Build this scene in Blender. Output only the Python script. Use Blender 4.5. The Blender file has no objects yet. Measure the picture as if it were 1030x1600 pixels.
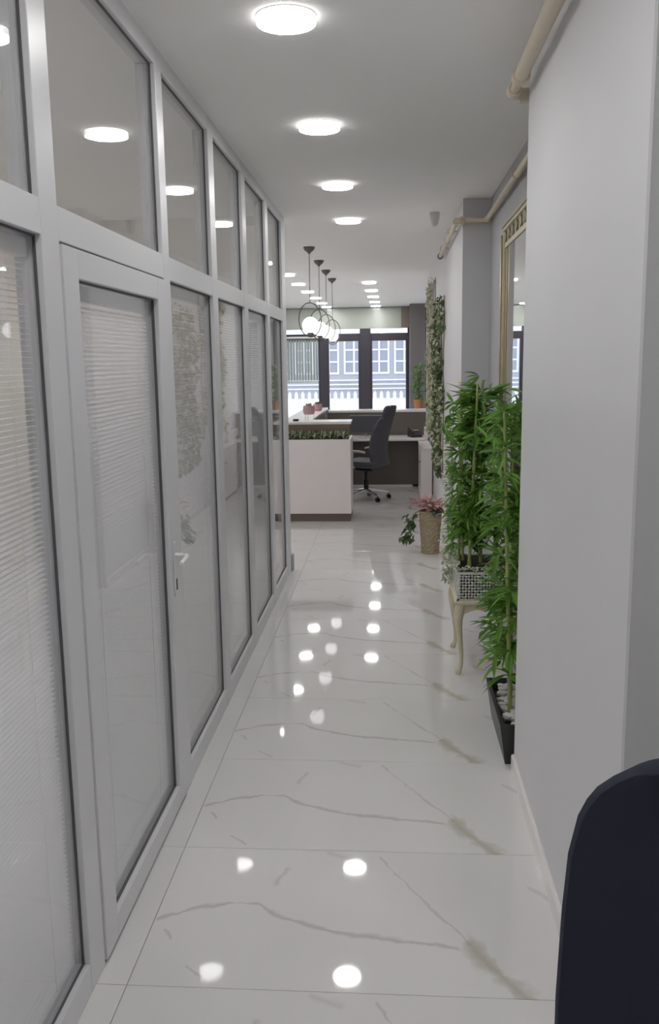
import bpy, bmesh, math, random
from mathutils import Vector, Matrix
random.seed(7)
sc = bpy.context.scene
COL = sc.collection
PI = math.pi

# ------------------------------------------------------------------ camera
YAW, PITCH, ROLL, CAM_H = .0716, .1707, -.01445, 1.80
cy, sy, cp, sp = math.cos(YAW), math.sin(YAW), math.cos(PITCH), math.sin(PITCH)
fw = Vector((-sy*cp, cy*cp, -sp)); rt = Vector((cy, sy, 0)); up = rt.cross(fw)
cr, sr = math.cos(ROLL), math.sin(ROLL)
r2 = rt*cr + up*sr; u2 = up*cr - rt*sr
cam = bpy.data.cameras.new('camera'); camo = bpy.data.objects.new('camera', cam); COL.objects.link(camo)
cam.sensor_fit = 'HORIZONTAL'; cam.sensor_width = 36.0; cam.lens = 1373.5/1030*36
cam.clip_start = .05; cam.clip_end = 300
camo.matrix_world = Matrix(((r2.x, u2.x, -fw.x, 0), (r2.y, u2.y, -fw.y, 0), (r2.z, u2.z, -fw.z, CAM_H), (0, 0, 0, 1)))
sc.camera = camo

# ------------------------------------------------------------------ world, exposure
w = bpy.data.worlds.new('sky'); sc.world = w; w.use_nodes = True
bg = w.node_tree.nodes['Background']; bg.inputs[0].default_value = (.86, .92, 1.0, 1); bg.inputs[1].default_value = 2.0
sc.view_settings.view_transform = 'Standard'; sc.view_settings.look = 'None'
sc.view_settings.exposure = 0.0; sc.view_settings.gamma = 1.0; sc.view_settings.use_curve_mapping = False
try:
    sc.cycles.use_denoising = True
    sc.cycles.max_bounces = 12; sc.cycles.diffuse_bounces = 9; sc.cycles.glossy_bounces = 4
    sc.cycles.use_light_tree = False; sc.cycles.use_adaptive_sampling = True; sc.cycles.adaptive_threshold = .03; sc.cycles.caustics_reflective = False; sc.cycles.caustics_refractive = False
    sc.cycles.transparent_max_bounces = 24; sc.cycles.sample_clamp_indirect = 12
except Exception:
    pass
LAMP_E = 55.0        # radiance of the round ceiling panels

# ------------------------------------------------------------------ materials
def new_mat(name):
    m = bpy.data.materials.new(name); m.use_nodes = True
    nt = m.node_tree
    return m, nt, nt.nodes, nt.links, nt.nodes['Principled BSDF']
def pm(name, col, rough=.5, metal=0.0, spec=.5, var=0.0, vscale=8.0, bump=0.0, bscale=60.0, emit=0.0, rnd=0.0, coat=0.0, trans=0.0):
    m, nt, N, L, b = new_mat(name)
    b.inputs['Base Color'].default_value = (*col, 1); b.inputs['Roughness'].default_value = rough
    b.inputs['Metallic'].default_value = metal; b.inputs['Specular IOR Level'].default_value = spec
    if coat: b.inputs['Coat Weight'].default_value = coat
    if emit:
        b.inputs['Emission Color'].default_value = (*col, 1); b.inputs['Emission Strength'].default_value = emit
    tc = N.new('ShaderNodeTexCoord')
    if var or rnd:
        src = None
        if var:
            nz = N.new('ShaderNodeTexNoise'); nz.inputs['Scale'].default_value = vscale; nz.inputs['Detail'].default_value = 4
            L.new(tc.outputs['Object'], nz.inputs['Vector']); src = nz.outputs['Fac']; amt = var
        else:
            g = N.new('ShaderNodeNewGeometry'); oi = N.new('ShaderNodeObjectInfo'); ad = N.new('ShaderNodeMath'); ad.operation = 'ADD'
            L.new(g.outputs['Random Per Island'], ad.inputs[0]); L.new(oi.outputs['Random'], ad.inputs[1])
            fr = N.new('ShaderNodeMath'); fr.operation = 'FRACT'; L.new(ad.outputs[0], fr.inputs[0]); src = fr.outputs[0]; amt = rnd
        mr = N.new('ShaderNodeMapRange'); mr.inputs['To Min'].default_value = 1-amt; mr.inputs['To Max'].default_value = 1+amt
        L.new(src, mr.inputs['Value'])
        mx = N.new('ShaderNodeMix'); mx.data_type = 'RGBA'; mx.blend_type = 'MULTIPLY'; mx.inputs[0].default_value = 1
        mx.inputs[6].default_value = (*col, 1); L.new(mr.outputs[0], mx.inputs[7]); L.new(mx.outputs[2], b.inputs['Base Color'])
    if bump:
        n2 = N.new('ShaderNodeTexNoise'); n2.inputs['Scale'].default_value = bscale; L.new(tc.outputs['Object'], n2.inputs['Vector'])
        bp = N.new('ShaderNodeBump'); bp.inputs['Strength'].default_value = bump; bp.inputs['Distance'].default_value = .004
        L.new(n2.outputs['Fac'], bp.inputs['Height']); L.new(bp.outputs[0], b.inputs['Normal'])
    if trans:      # thin leaf / blind slat lets some light through
        tb = N.new('ShaderNodeBsdfTranslucent'); tb.inputs[0].default_value = (*col, 1)
        ms = N.new('ShaderNodeMixShader'); ms.inputs[0].default_value = trans
        out = N['Material Output']; L.new(b.outputs[0], ms.inputs[1]); L.new(tb.outputs[0], ms.inputs[2]); L.new(ms.outputs[0], out.inputs[0])
    return m
def glass_mat(name, tint, f0=.05, haze=0.0, hazecol=(.7, .7, .72)):
    # thin architectural glass: straight transmission plus reflection rising at grazing angles
    m, nt, N, L, b = new_mat(name); N.remove(b)
    lw = N.new('ShaderNodeLayerWeight'); lw.inputs[0].default_value = .5
    pw = N.new('ShaderNodeMath'); pw.operation = 'POWER'; pw.inputs[1].default_value = 5; L.new(lw.outputs['Facing'], pw.inputs[0])
    mr = N.new('ShaderNodeMapRange'); mr.inputs['To Min'].default_value = f0; mr.inputs['To Max'].default_value = 1
    L.new(pw.outputs[0], mr.inputs['Value'])
    tr = N.new('ShaderNodeBsdfTransparent'); tr.inputs[0].default_value = (*tint, 1)
    gl = N.new('ShaderNodeBsdfGlossy'); gl.inputs['Roughness'].default_value = .01
    ms = N.new('ShaderNodeMixShader'); L.new(mr.outputs[0], ms.inputs[0]); L.new(gl.outputs[0], ms.inputs[2])
    if haze:
        df = N.new('ShaderNodeBsdfDiffuse'); df.inputs[0].default_value = (*hazecol, 1)
        mh = N.new('ShaderNodeMixShader'); mh.inputs[0].default_value = haze
        L.new(tr.outputs[0], mh.inputs[1]); L.new(df.outputs[0], mh.inputs[2]); L.new(mh.outputs[0], ms.inputs[1])
    else:
        L.new(tr.outputs[0], ms.inputs[1])
    L.new(ms.outputs[0], N['Material Output'].inputs[0])
    return m
def marble_mat():
    m, nt, N, L, b = new_mat('polished_marble_tile')
    b.inputs['Roughness'].default_value = .035; b.inputs['Specular IOR Level'].default_value = .5
    tc = N.new('ShaderNodeTexCoord')
    def noise(scale, detail=3):
        n = N.new('ShaderNodeTexNoise'); n.inputs['Scale'].default_value = scale; n.inputs['Detail'].default_value = detail
        L.new(tc.outputs['Object'], n.inputs['Vector']); return n
    def vm(op, a, bb=None):
        n = N.new('ShaderNodeVectorMath'); n.operation = op
        for k, v in enumerate((a, bb)):
            if v is None: continue
            if isinstance(v, tuple): n.inputs[k].default_value = v
            else: L.new(v, n.inputs[k])
        return n
    def mt(op, a, bb=None, clamp=False):
        n = N.new('ShaderNodeMath'); n.operation = op; n.use_clamp = clamp
        for k, v in enumerate((a, bb)):
            if v is None: continue
            if isinstance(v, (int, float)): n.inputs[k].default_value = v
            else: L.new(v, n.inputs[k])
        return n.outputs[0]
    p = tc.outputs['Object']
    for scale, amp in ((5, .05), (22, .022)):
        nz = noise(scale, 2)
        off = vm('SUBTRACT', nz.outputs['Color'], (.5, .5, .5)).outputs[0]
        s = N.new('ShaderNodeVectorMath'); s.operation = 'SCALE'; L.new(off, s.inputs[0]); s.inputs['Scale'].default_value = amp
        p = vm('ADD', p, s.outputs[0]).outputs[0]
    p = vm('MULTIPLY', p, (1, 1, 0)).outputs[0]
    def poly(pts):
        best = None
        for a, c in zip(pts, pts[1:]):
            ba = (c[0]-a[0], c[1]-a[1], 0); l2 = ba[0]**2+ba[1]**2
            pa = vm('SUBTRACT', p, (a[0], a[1], 0)).outputs[0]
            h = mt('MULTIPLY', vm('DOT_PRODUCT', pa, ba).outputs['Value'], 1/l2, True)
            s = N.new('ShaderNodeVectorMath'); s.operation = 'SCALE'; s.inputs[0].default_value = ba; L.new(h, s.inputs['Scale'])
            d = vm('DISTANCE', pa, s.outputs[0]).outputs['Value']
            best = d if best is None else mt('MINIMUM', best, d)
        return best
    def mask(d, width, strength, nscale=9):
        wn = noise(nscale, 3)
        ww = N.new('ShaderNodeMapRange'); ww.inputs['From Min'].default_value = .3; ww.inputs['From Max'].default_value = .7
        ww.inputs['To Min'].default_value = width*.15; ww.inputs['To Max'].default_value = width; L.new(wn.outputs['Fac'], ww.inputs['Value'])
        q = mt('SUBTRACT', 1, mt('DIVIDE', d, ww.outputs[0]), True)
        return mt('MULTIPLY', q, strength)
    v1 = poly([(.017, .313), (.119, .38), (.272, .416), (.335, .411), (.439, .327), (.581, .269), (.745, .242), (.976, .211)])
    v2 = poly([(.74, .70), (.868, .469), (.983, .301), (1.02, .234)])
    v3 = poly([(1.02, .234), (1.081, .131), (1.176, -.011)])
    v4 = poly([(.405, .615), (.375, .528)])
    v5 = poly([(.055, .256), (.081, .209)]); v6 = poly([(.154, .093), (.225, .027)])
    v7 = poly([(.54, .74), (.63, .69)]); v8 = poly([(1.25, .55), (1.33, .47), (1.42, .45)])
    grey = mask(v1, .022, .62)
    for d, wd, s in ((v2, .012, .5), (v4, .02, .4), (v5, .02, .5), (v6, .018, .5), (v7, .03, .3), (v8, .02, .4)):
        grey = mt('MAXIMUM', grey, mask(d, wd, s))
    beige = mask(v3, .075, 1.0, 14)
    cl = noise(1.6, 3); cr_ = N.new('ShaderNodeMapRange'); cr_.inputs['To Min'].default_value = .93; cr_.inputs['To Max'].default_value = 1.05
    L.new(cl.outputs['Fac'], cr_.inputs['Value'])
    base = N.new('ShaderNodeMix'); base.data_type = 'RGBA'; base.blend_type = 'MULTIPLY'; base.inputs[0].default_value = 1
    base.inputs[6].default_value = (.80, .79, .785, 1); L.new(cr_.outputs[0], base.inputs[7])
    m1 = N.new('ShaderNodeMix'); m1.data_type = 'RGBA'; L.new(beige, m1.inputs[0]); L.new(base.outputs[2], m1.inputs[6]); m1.inputs[7].default_value = (.56, .53, .47, 1)
    m2 = N.new('ShaderNodeMix'); m2.data_type = 'RGBA'; L.new(grey, m2.inputs[0]); L.new(m1.outputs[2], m2.inputs[6]); m2.inputs[7].default_value = (.44, .41, .39, 1)
    L.new(m2.outputs[2], b.inputs['Base Color'])
    return m

M = {}
M['marble'] = marble_mat()
M['grout'] = pm('grout', (.36, .35, .34), .8)
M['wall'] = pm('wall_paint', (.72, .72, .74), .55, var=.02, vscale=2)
M['greywall'] = pm('grey_wall', (.57, .57, .59), .6, var=.02, vscale=2)  # greyer than the pillar side faces; pillar fronts and far wall use it
M['ceil'] = pm('ceiling_paint', (.945, .94, .925), .8, var=.01, vscale=2)
M['recess'] = pm('recess_shaded_grey', (.44, .44, .455), .6, var=.02, vscale=2)  # wall grey darkened further, the recess's shade put into the colour
M['beigewall'] = pm('beige_wall_paint', (.80, .77, .74), .7)
M['darkwall'] = pm('dark_grey_wall', (.19, .175, .175), .6)
M['brown'] = pm('brown_panel', (.23, .18, .15), .5)
M['alu'] = pm('white_aluminium', (.71, .71, .735), .35, var=.01)
M['gasket'] = pm('rubber_gasket', (.10, .10, .105), .6)
M['glass'] = glass_mat('clear_glass', (.985, .988, .99), .04)
M['winglass'] = glass_mat('window_glass', (.93, .95, .96), .05)
M['slat'] = pm('blind_slat', (.90, .90, .925), .4)
M['rail'] = pm('blind_rail', (.85, .85, .87), .4)
M['chrome'] = pm('satin_metal', (.78, .78, .80), .25, .9)
M['whiteplastic'] = pm('white_plastic', (.82, .82, .82), .35)
M['greyplastic'] = pm('grey_plastic', (.42, .42, .42), .5)
M['sensor'] = pm('pale_grey_plastic', (.62, .62, .61), .5)
M['darkframe'] = pm('dark_window_frame', (.055, .05, .065), .45)
M['gold'] = pm('gold_paint', (.55, .49, .34), .4, .25, var=.12, vscale=25, bump=.2)
M['palegold'] = pm('pale_gold_paint', (.70, .64, .47), .4, .2, var=.1, vscale=30)
M['pipe'] = pm('beige_pipe_paint', (.62, .54, .42), .4, var=.06)
M['mirror'] = pm('mirror_silver', (.86, .88, .88), .01, 1.0)
M['black'] = pm('black_plastic', (.018, .018, .022), .45)
M['fabric'] = pm('navy_black_fabric', (.032, .036, .055), .85, spec=.2, bump=.25, bscale=600)
M['chairgrey'] = pm('dark_grey_fabric', (.095, .093, .115), .7, bump=.2, bscale=400)
M['bamboo'] = pm('bamboo_cane', (.42, .46, .16), .45, var=.2, vscale=14)
M['bambooleaf'] = pm('bamboo_leaf', (.19, .38, .07), .45, rnd=.45, trans=.35)
M['paleleaf'] = pm('pale_leaf', (.52, .57, .42), .5, rnd=.35, trans=.2)
M['whiteflower'] = pm('white_petal', (.75, .76, .70), .6, rnd=.15)
M['ivydark'] = pm('dark_ivy_leaf', (.13, .175, .085), .5, rnd=.5, trans=.2)
M['ivypale'] = pm('pale_ivy_leaf', (.62, .62, .46), .55, rnd=.35, trans=.2)
M['pinkleaf'] = pm('pink_leaf', (.55, .33, .32), .55, rnd=.3, trans=.2)
M['bushleaf'] = pm('bush_leaf', (.095, .15, .075), .5, rnd=.35, trans=.2)
M['stem'] = pm('brown_stem', (.22, .15, .08), .7)
M['soil'] = pm('dark_soil', (.035, .028, .02), .95, bump=.6, bscale=90)
M['pot'] = pm('charcoal_planter', (.035, .037, .042), .4)
M['pebble'] = pm('white_pebble', (.78, .76, .76), .55, rnd=.1)
M['lattice'] = pm('white_lattice', (.76, .76, .72), .4)
M['wicker'] = pm('wicker_weave', (.42, .35, .23), .6, var=.3, vscale=40, bump=.4, bscale=120)
M['counterwhite'] = pm('white_counter_board', (.86, .81, .81), .3, var=.03, vscale=5)
M['countertop'] = pm('white_counter_top', (.86, .84, .83), .2)
M['counterbrown'] = pm('brown_counter_board', (.20, .15, .11), .4, var=.1, vscale=6)
M['plinth'] = pm('brown_plinth', (.16, .12, .105), .4)
M['deskdark'] = pm('dark_desk_board', (.15, .13, .115), .45, var=.1, vscale=5)
M['pinkpot'] = pm('pink_ceramic', (.55, .33, .37), .35)
M['screen'] = pm('dark_screen', (.10, .10, .12), .3)
M['orange'] = pm('terracotta', (.46, .20, .07), .6)
M['greenleaf'] = pm('green_leaf', (.15, .30, .07), .5, rnd=.4, trans=.25)
M['bulkhead'] = pm('pale_green_gloss_panel', (.46, .49, .44), .12, spec=.6)
M['cord'] = pm('pendant_cord', (.12, .11, .11), .5)
M['bronze'] = pm('dark_bronze', (.16, .14, .13), .4, .4)
M['lamp'] = pm('lit_diffuser', (1, .99, .97), .5, emit=LAMP_E)
M['lampedge'] = pm('lit_edge', (1, .99, .97), .5, emit=LAMP_E*.07)
M['globe'] = pm('lit_opal_globe', (1, .98, .98), .3, emit=2.0)
M['facade'] = pm('rendered_facade', (.47, .47, .54), .8, var=.05, vscale=.4)
M['facadewhite'] = pm('white_facade_trim', (.86, .86, .88), .7)
M['facadepane'] = pm('facade_pane', (.36, .38, .45), .2)
M['concrete'] = pm('pale_concrete', (.78, .77, .78), .9, var=.04, vscale=.6)
M['fence'] = pm('white_fence_paint', (.92, .90, .90), .6)
M['vblind'] = pm('vertical_blind_fabric', (.46, .50, .47), .8, trans=.25)

# ------------------------------------------------------------------ mesh helpers
def bx(bm, x0, x1, y0, y1, z0, z1, bev=0.0, seg=1):
    r = bmesh.ops.create_cube(bm, size=1)
    vs = r['verts']
    for v in vs:
        v.co = Vector(((x0+x1)/2+v.co.x*(x1-x0), (y0+y1)/2+v.co.y*(y1-y0), (z0+z1)/2+v.co.z*(z1-z0)))
    if bev:
        es = list({e for v in vs for e in v.link_edges})
        bmesh.ops.bevel(bm, geom=es, offset=bev, segments=seg, affect='EDGES', profile=.5)
    return vs
def tube(bm, pts, rad, n=10, cap=True):
    pts = [Vector(p) for p in pts]
    if not isinstance(rad, (list, tuple)): rad = [rad]*len(pts)
    rings = []; prev = None
    for i, p in enumerate(pts):
        if i == 0: t = pts[1]-p
        elif i == len(pts)-1: t = p-pts[i-1]
        else: t = (pts[i+1]-p).normalized()+(p-pts[i-1]).normalized()
        t.normalize()
        if prev is None:
            a = Vector((0, 0, 1)) if abs(t.z) < .9 else Vector((1, 0, 0))
            u = t.cross(a).normalized()
        else:
            u = (prev-t*prev.dot(t)).normalized()
        prev = u; v = t.cross(u)
        k = 1.0
        if 0 < i < len(pts)-1:
            c = (pts[i+1]-p).normalized().dot((p-pts[i-1]).normalized()); k = min(1.6, 1/max(.3, math.sqrt((1+c)/2)))
        rings.append([bm.verts.new(p+(u*math.cos(2*PI*j/n)+v*math.sin(2*PI*j/n))*rad[i]*(k if c_is(k) else 1)) for j in range(n)])
    for a, b in zip(rings, rings[1:]):
        for j in range(n):
            bm.faces.new((a[j], a[(j+1) % n], b[(j+1) % n], b[j]))
    if cap:
        bm.faces.new(rings[0][::-1]); bm.faces.new(rings[-1])
def c_is(k): return False
def torus(bm, c, R, r, axis='z', n=32, m=8, rot=0.0):
    c = Vector(c); pts = []
    rings = []
    for i in range(n):
        a = 2*PI*i/n
        ring = []
        for j in range(m):
            b = 2*PI*j/m
            q = Vector(((R+r*math.cos(b))*math.cos(a), (R+r*math.cos(b))*math.sin(a), r*math.sin(b)))
            if axis == 'y': q = Vector((q.x, q.z, q.y))
            if axis == 'x': q = Vector((q.z, q.x, q.y))
            if rot: q = Matrix.Rotation(rot, 3, 'Z') @ q
            ring.append(bm.verts.new(c+q))
        rings.append(ring)
    for i in range(n):
        a, b = rings[i], rings[(i+1) % n]
        for j in range(m):
            bm.faces.new((a[j], b[j], b[(j+1) % m], a[(j+1) % m]))
def lathe(bm, prof, n=24, c=(0, 0, 0), cap=True):
    rings = []
    for r, z in prof:
        rings.append([bm.verts.new((c[0]+r*math.cos(2*PI*j/n), c[1]+r*math.sin(2*PI*j/n), c[2]+z)) for j in range(n)])
    for a, b in zip(rings, rings[1:]):
        for j in range(n):
            bm.faces.new((a[j], a[(j+1) % n], b[(j+1) % n], b[j]))
    if cap:
        bm.faces.new(rings[0][::-1]); bm.faces.new(rings[-1])
def sphere(bm, c, r, u=20, v=12, sz=1.0):
    res = bmesh.ops.create_uvsphere(bm, u_segments=u, v_segments=v, radius=r)
    for q in res['verts']: q.co = Vector((q.co.x, q.co.y, q.co.z*sz))+Vector(c)
def prism(bm, pts, d0, d1, axis='y'):
    def mk(p, d):
        if axis == 'y': return (p[0], d, p[1])
        if axis == 'x': return (d, p[0], p[1])
        return (p[0], p[1], d)
    a = [bm.verts.new(mk(p, d0)) for p in pts]; b = [bm.verts.new(mk(p, d1)) for p in pts]
    n = len(pts)
    bm.faces.new(a[::-1]); bm.faces.new(b)
    for j in range(n): bm.faces.new((a[j], a[(j+1) % n], b[(j+1) % n], b[j]))
def mesh_of(name, bm, mat, smooth=False):
    bmesh.ops.recalc_face_normals(bm, faces=bm.faces[:])
    me = bpy.data.meshes.new(name); bm.to_mesh(me); bm.free()
    me.materials.append(mat)
    if smooth:
        for p in me.polygons: p.use_smooth = True
        try: me.set_sharp_from_angle(angle=math.radians(40))
        except Exception: pass
    return me
def obj(name, bm, mat, parent=None, smooth=False, label=None, cat=None, group=None, kind=None, loc=None):
    m = M[mat] if isinstance(mat, str) else mat
    o = bpy.data.objects.new(name, mesh_of(name, bm, m, smooth)); COL.objects.link(o)
    if parent: o.parent = parent
    if loc: o.location = loc
    tag(o, label, cat, group, kind)
    return o
def tag(o, label=None, cat=None, group=None, kind=None):
    if label: o['label'] = label
    if cat: o['category'] = cat
    if group: o['group'] = group
    if kind: o['kind'] = kind
def empty(name, loc=(0, 0, 0), rz=0.0, label=None, cat=None, group=None, kind=None):
    o = bpy.data.objects.new(name, None); COL.objects.link(o); o.location = loc; o.rotation_euler = (0, 0, rz)
    o.empty_display_size = .1
    tag(o, label, cat, group, kind); return o
def link_copy(src, parent, loc, rot=None, scale=None, label=None):
    c = src.copy(); COL.objects.link(c); c.parent = parent; c.location = loc
    if rot is not None: c.rotation_euler = rot
    if scale is not None: c.scale = scale
    if label: c['label'] = label
    return c
def copy_tree(o, parent=None):
    c = o.copy(); COL.objects.link(c); c.parent = parent
    for ch in list(o.children):
        copy_tree(ch, c)
    return c
def B(*boxes, bev=0.0):
    bm = bmesh.new()
    for b in boxes: bx(bm, *b, bev=bev)
    return bm

# ------------------------------------------------------------------ key sizes
ZC = 2.957
XP = -.87                 # corridor face of the glazed partition
XR, XREC = .536, .735     # pillar face and recessed wall
YEND = 7.42               # end post of the partition
YW = 20.0                 # window wall

# ------------------------------------------------------------------ floor
fl = empty('floor', (0, 0, 0), label='glossy white marble tiled floor with grey veins', cat='floor', kind='structure')
obj('grout_bed', B((-6.0, 2.3, -2.6, 20.25, -.06, -.0035)), 'grout', fl)
TW, TD, X0, Y0 = 1.5, .7445, -.78, 2.262
bm = bmesh.new(); bx(bm, .0012, TW-.0012, .0012, TD-.0012, -.012, 0, bev=.0007)
tile_me = mesh_of('tile', bm, M['marble'])
for cx, n0, n1 in ((X0, -6, 24), (X0-1.5, -6, 24), (X0-3, -6, 24), (X0-4.5, 7, 24), (X0+1.5, -6, 0)):
    for n in range(n0, n1):
        t = bpy.data.objects.new('tile', tile_me); COL.objects.link(t); t.parent = fl
        t.location = (cx, Y0+TD*n, 0)

# ------------------------------------------------------------------ ceiling and plain walls
obj('ceiling', B((-6, 2.3, -2.6, 20.25, ZC, ZC+.12)), 'ceil', label='flat pale grey plaster ceiling over corridor and reception', cat='ceiling', kind='structure')
obj('wall_back', B((-4.3, 2.3, -2.7, -2.6, 0, ZC)), 'wall', label='plain pale wall behind the viewer of the corridor', cat='wall', kind='structure')
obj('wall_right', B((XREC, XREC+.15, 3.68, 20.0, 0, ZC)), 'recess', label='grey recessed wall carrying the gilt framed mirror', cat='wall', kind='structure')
obj('wall_nook', B((2.2, 2.3, -2.6, 1.97, 0, ZC)), 'wall', label='pale side wall of the nook by the dark chair', cat='wall', kind='structure')
p1 = empty('pillar', (0, 0, 0), label='wide pale plastered pillar beside the dark chair', cat='pillar', kind='structure')
obj('pillar_face', B((XR, XREC+.15, 1.975, 3.68, 0, ZC)), 'wall', p1)
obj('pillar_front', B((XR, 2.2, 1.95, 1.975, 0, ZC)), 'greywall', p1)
p2 = empty('pillar', (0, 0, 0), label='pale pillar with grey front behind the bamboo plants', cat='pillar', kind='structure')
obj('pillar_face', B((.53, XREC, 6.82, 13.25, 0, ZC)), 'wall', p2)
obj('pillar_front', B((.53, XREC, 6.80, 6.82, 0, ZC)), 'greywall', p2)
for k, (ya, yb, x) in enumerate(((1.95, 3.69, XR), (6.79, 13.25, .53))):
    bm = bmesh.new(); prism(bm, [(x, .0), (x, .075), (x-.006, .075), (x-.012, .068), (x-.012, 0)], ya, yb, 'y')
    obj('baseboard_right', bm, 'countertop', label=['white glossy skirting along the foot of the wide pillar', 'white skirting along the foot of the ivy wall'][k], cat='skirting', kind='structure')
obj('pillar', B((.40, .70, 19.1, 19.6, 0, ZC)), 'darkwall', label='dark grey pillar beside the far window', cat='pillar', kind='structure')
obj('pillar', B((-3.3, -2.44, 19.75, 20.1, 0, ZC)), 'darkwall', label='dark wall strip seen through the last glass panel', cat='pillar', kind='structure')
obj('wall_reception', B((-6, -5.9, 7.42, 20.1, 0, ZC)), 'wall', label='pale side wall of the reception room', cat='wall', kind='structure')
obj('wall_office', B((-4.3, -4.2, -2.6, 7.42, 0, ZC)), 'beigewall', label='beige back wall inside the glazed office', cat='wall', kind='structure')
obj('wall_office_end', B((-5.9, -1.28, 7.36, 7.46, 0, ZC)), 'beigewall', label='beige end wall inside the glazed office', cat='wall', kind='structure')

# ------------------------------------------------------------------ glazed partition
part = empty('partition', (XP, 0, 0), label='white aluminium glazed office partition with transom lights', cat='partition', kind='structure')
part.location = (0, 0, 0)
XB = XP-.075
MULL = [(-2.6, -2.5), (-1.25, -1.13), (-.02, .10), (1.10, 1.22), (2.224, 2.343), (3.427, 3.523), (4.372, 4.502), (5.32, 5.455), (6.297, 6.426), (7.19, YEND)]
for a, b in MULL:
    obj('mullion', B((XB, XP, a, b, 0, ZC), bev=.002), 'alu', part)
for (a0, a), (b, b1) in zip(MULL, MULL[1:]):
    door = abs(a-2.343) < .01
    z0s = [(2.12, 2.21), (2.89, ZC)] + ([] if door else [(0, .093)])
    for z0, z1 in z0s:
        obj('rail', B((XB, XP-.001, a, b, z0, z1), bev=.002), 'alu', part)
    cells = [(2.21, 2.89)] + ([] if door else [(.093, 2.12)])
    for z0, z1 in cells:
        obj('pane', B((XP-.030, XP-.024, a, b, z0, z1)), 'glass', part)
        g = .0045
        obj('gasket', B((XP-.024, XP-.017, a, b, z1-g, z1), (XP-.024, XP-.017, a, b, z0, z0+g*.6), (XP-.024, XP-.017, b-g, b, z0, z1), (XP-.024, XP-.017, a, a+g, z0, z1)), 'gasket', part)
obj('end_shoe', B((XP-.03, XP+.02, YEND-.03, YEND+.05, 0, .15), bev=.01), 'greyplastic', part)
# short glazed return at the end of the partition
obj('return_post', B((-1.30, -1.22, 7.35, YEND, 0, ZC), bev=.002), 'alu', part)
for z0, z1 in ((0, .093), (2.12, 2.21), (2.89, ZC)):
    obj('rail', B((-1.22, XB, 7.35, YEND, z0, z1), bev=.002), 'alu', part)
for z0, z1 in ((.093, 2.12), (2.21, 2.89)):
    obj('pane', B((-1.22, XB, 7.38, 7.386, z0, z1)), 'glass', part)

# door leaf
d = empty('door_1', (XP, 2.35, 0), label='white framed glass office door with lever handle', cat='door', kind='structure')
xd0, xd1 = -.062, .006
def dob(name, boxes, mat, parent=d, bev=.002, smooth=False):
    return obj(name, B(*boxes, bev=bev), mat, parent, smooth)
DW = 3.42-2.35
dob('stile', [(xd0, xd1, 0, .110, .012, 2.113)], 'alu'); dob('stile', [(xd0, xd1, DW-.115, DW, .012, 2.113)], 'alu')
dob('door_rail', [(xd0, xd1, .110, DW-.115, 2.033, 2.113)], 'alu'); dob('door_rail', [(xd0, xd1, .110, DW-.115, .012, .093)], 'alu')
dob('pane', [(-.028, -.022, .110, DW-.115, .093, 2.033)], 'glass', bev=0)
g = .0045
dob('gasket', [(-.022, -.012, .110, DW-.115, 2.033-g, 2.033), (-.022, -.012, .110, DW-.115, .093, .093+g*.7), (-.022, -.012, DW-.115-g, DW-.115, .093, 2.033), (-.022, -.012, .110, .110+g, .093, 2.033)], 'gasket', bev=0)
dob('door_gap', [(-.05, -.004, -.007, DW+.007, 2.113, 2.120), (-.05, -.004, -.007, DW+.007, 0, .012)], 'gasket', bev=0)
hp = dob('escutcheon', [(.006, .012, DW-.075, DW-.038, .88, 1.10)], 'alu', bev=.003)
dob('keyhole', [(.0121, .0145, DW-.062, DW-.05, .905, .95)], 'black', hp, bev=0)
bm = bmesh.new()
tube(bm, [(.010, DW-.056, 1.045), (.045, DW-.056, 1.045), (.058, DW-.060, 1.045), (.064, DW-.075, 1.044), (.064, DW-.12, 1.042), (.062, DW-.175, 1.038)], [.011, .010, .010, .010, .0095, .008], 10)
obj('lever_handle', bm, 'whiteplastic', d, True)

# venetian blinds behind the panes
bm = bmesh.new()
prism(bm, [(-.0080, -.0028), (-.003, .0005), (.003, .0022), (.0080, .0030), (.0080, .0026), (.003, .0018), (-.003, .0001), (-.0080, -.0032)], 0, 1, 'y')
slat_me = mesh_of('slat', bm, M['slat'])
def blind(y0, y1, z0, z1, xc, label, individual=True, tilt=0.9, stop=None):
    bl = empty('venetian_blind', (xc, y0, z0), label=label, cat='blind', group='venetian blinds in the glazed partition')
    L_ = y1-y0; H_ = z1-z0
    obj('headrail', B((-.014, .014, 0, L_, H_-.045, H_), bev=.002), 'rail', bl)
    obj('bottom_rail', B((-.010, .010, .004, L_-.004, .0, .014), bev=.002), 'rail', bl)
    pitch = .0145; n = int((H_-.065)/pitch)
    zs = [.022+pitch*i for i in range(n)]
    if individual:
        for z in zs:
            s = bpy.data.objects.new('slat', slat_me); COL.objects.link(s); s.parent = bl
            s.location = (0, .004, z); s.scale = (1, L_-.008, 1); s.rotation_euler = (0, tilt+random.uniform(-.02, .02), 0)
    else:
        bm = bmesh.new()
        for z in zs:
            c, s_ = math.cos(tilt), math.sin(tilt)
            q = []
            for yy in (.004, L_-.004):
                for px, pz in ((-.008, -.002), (0, .0012), (.008, .002)):
                    q.append(bm.verts.new((px*c+pz*s_, yy, z-px*s_+pz*c)))
            bm.faces.new((q[0], q[1], q[4], q[3])); bm.faces.new((q[1], q[2], q[5], q[4]))
        obj('slat_bank', bm, 'slat', bl, kind='stuff')
    for yy in (.14, L_-.14):
        bm = bmesh.new(); tube(bm, [(.0095, yy, .01), (.0095, yy, H_-.04)], .0009, 5); obj('ladder_cord', bm, 'rail', bl)
    return bl
blind(1.225, 2.219, .10, 2.112, XP-.052, 'white venetian blind in the full-height pane before the glass door', tilt=.38)
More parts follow.
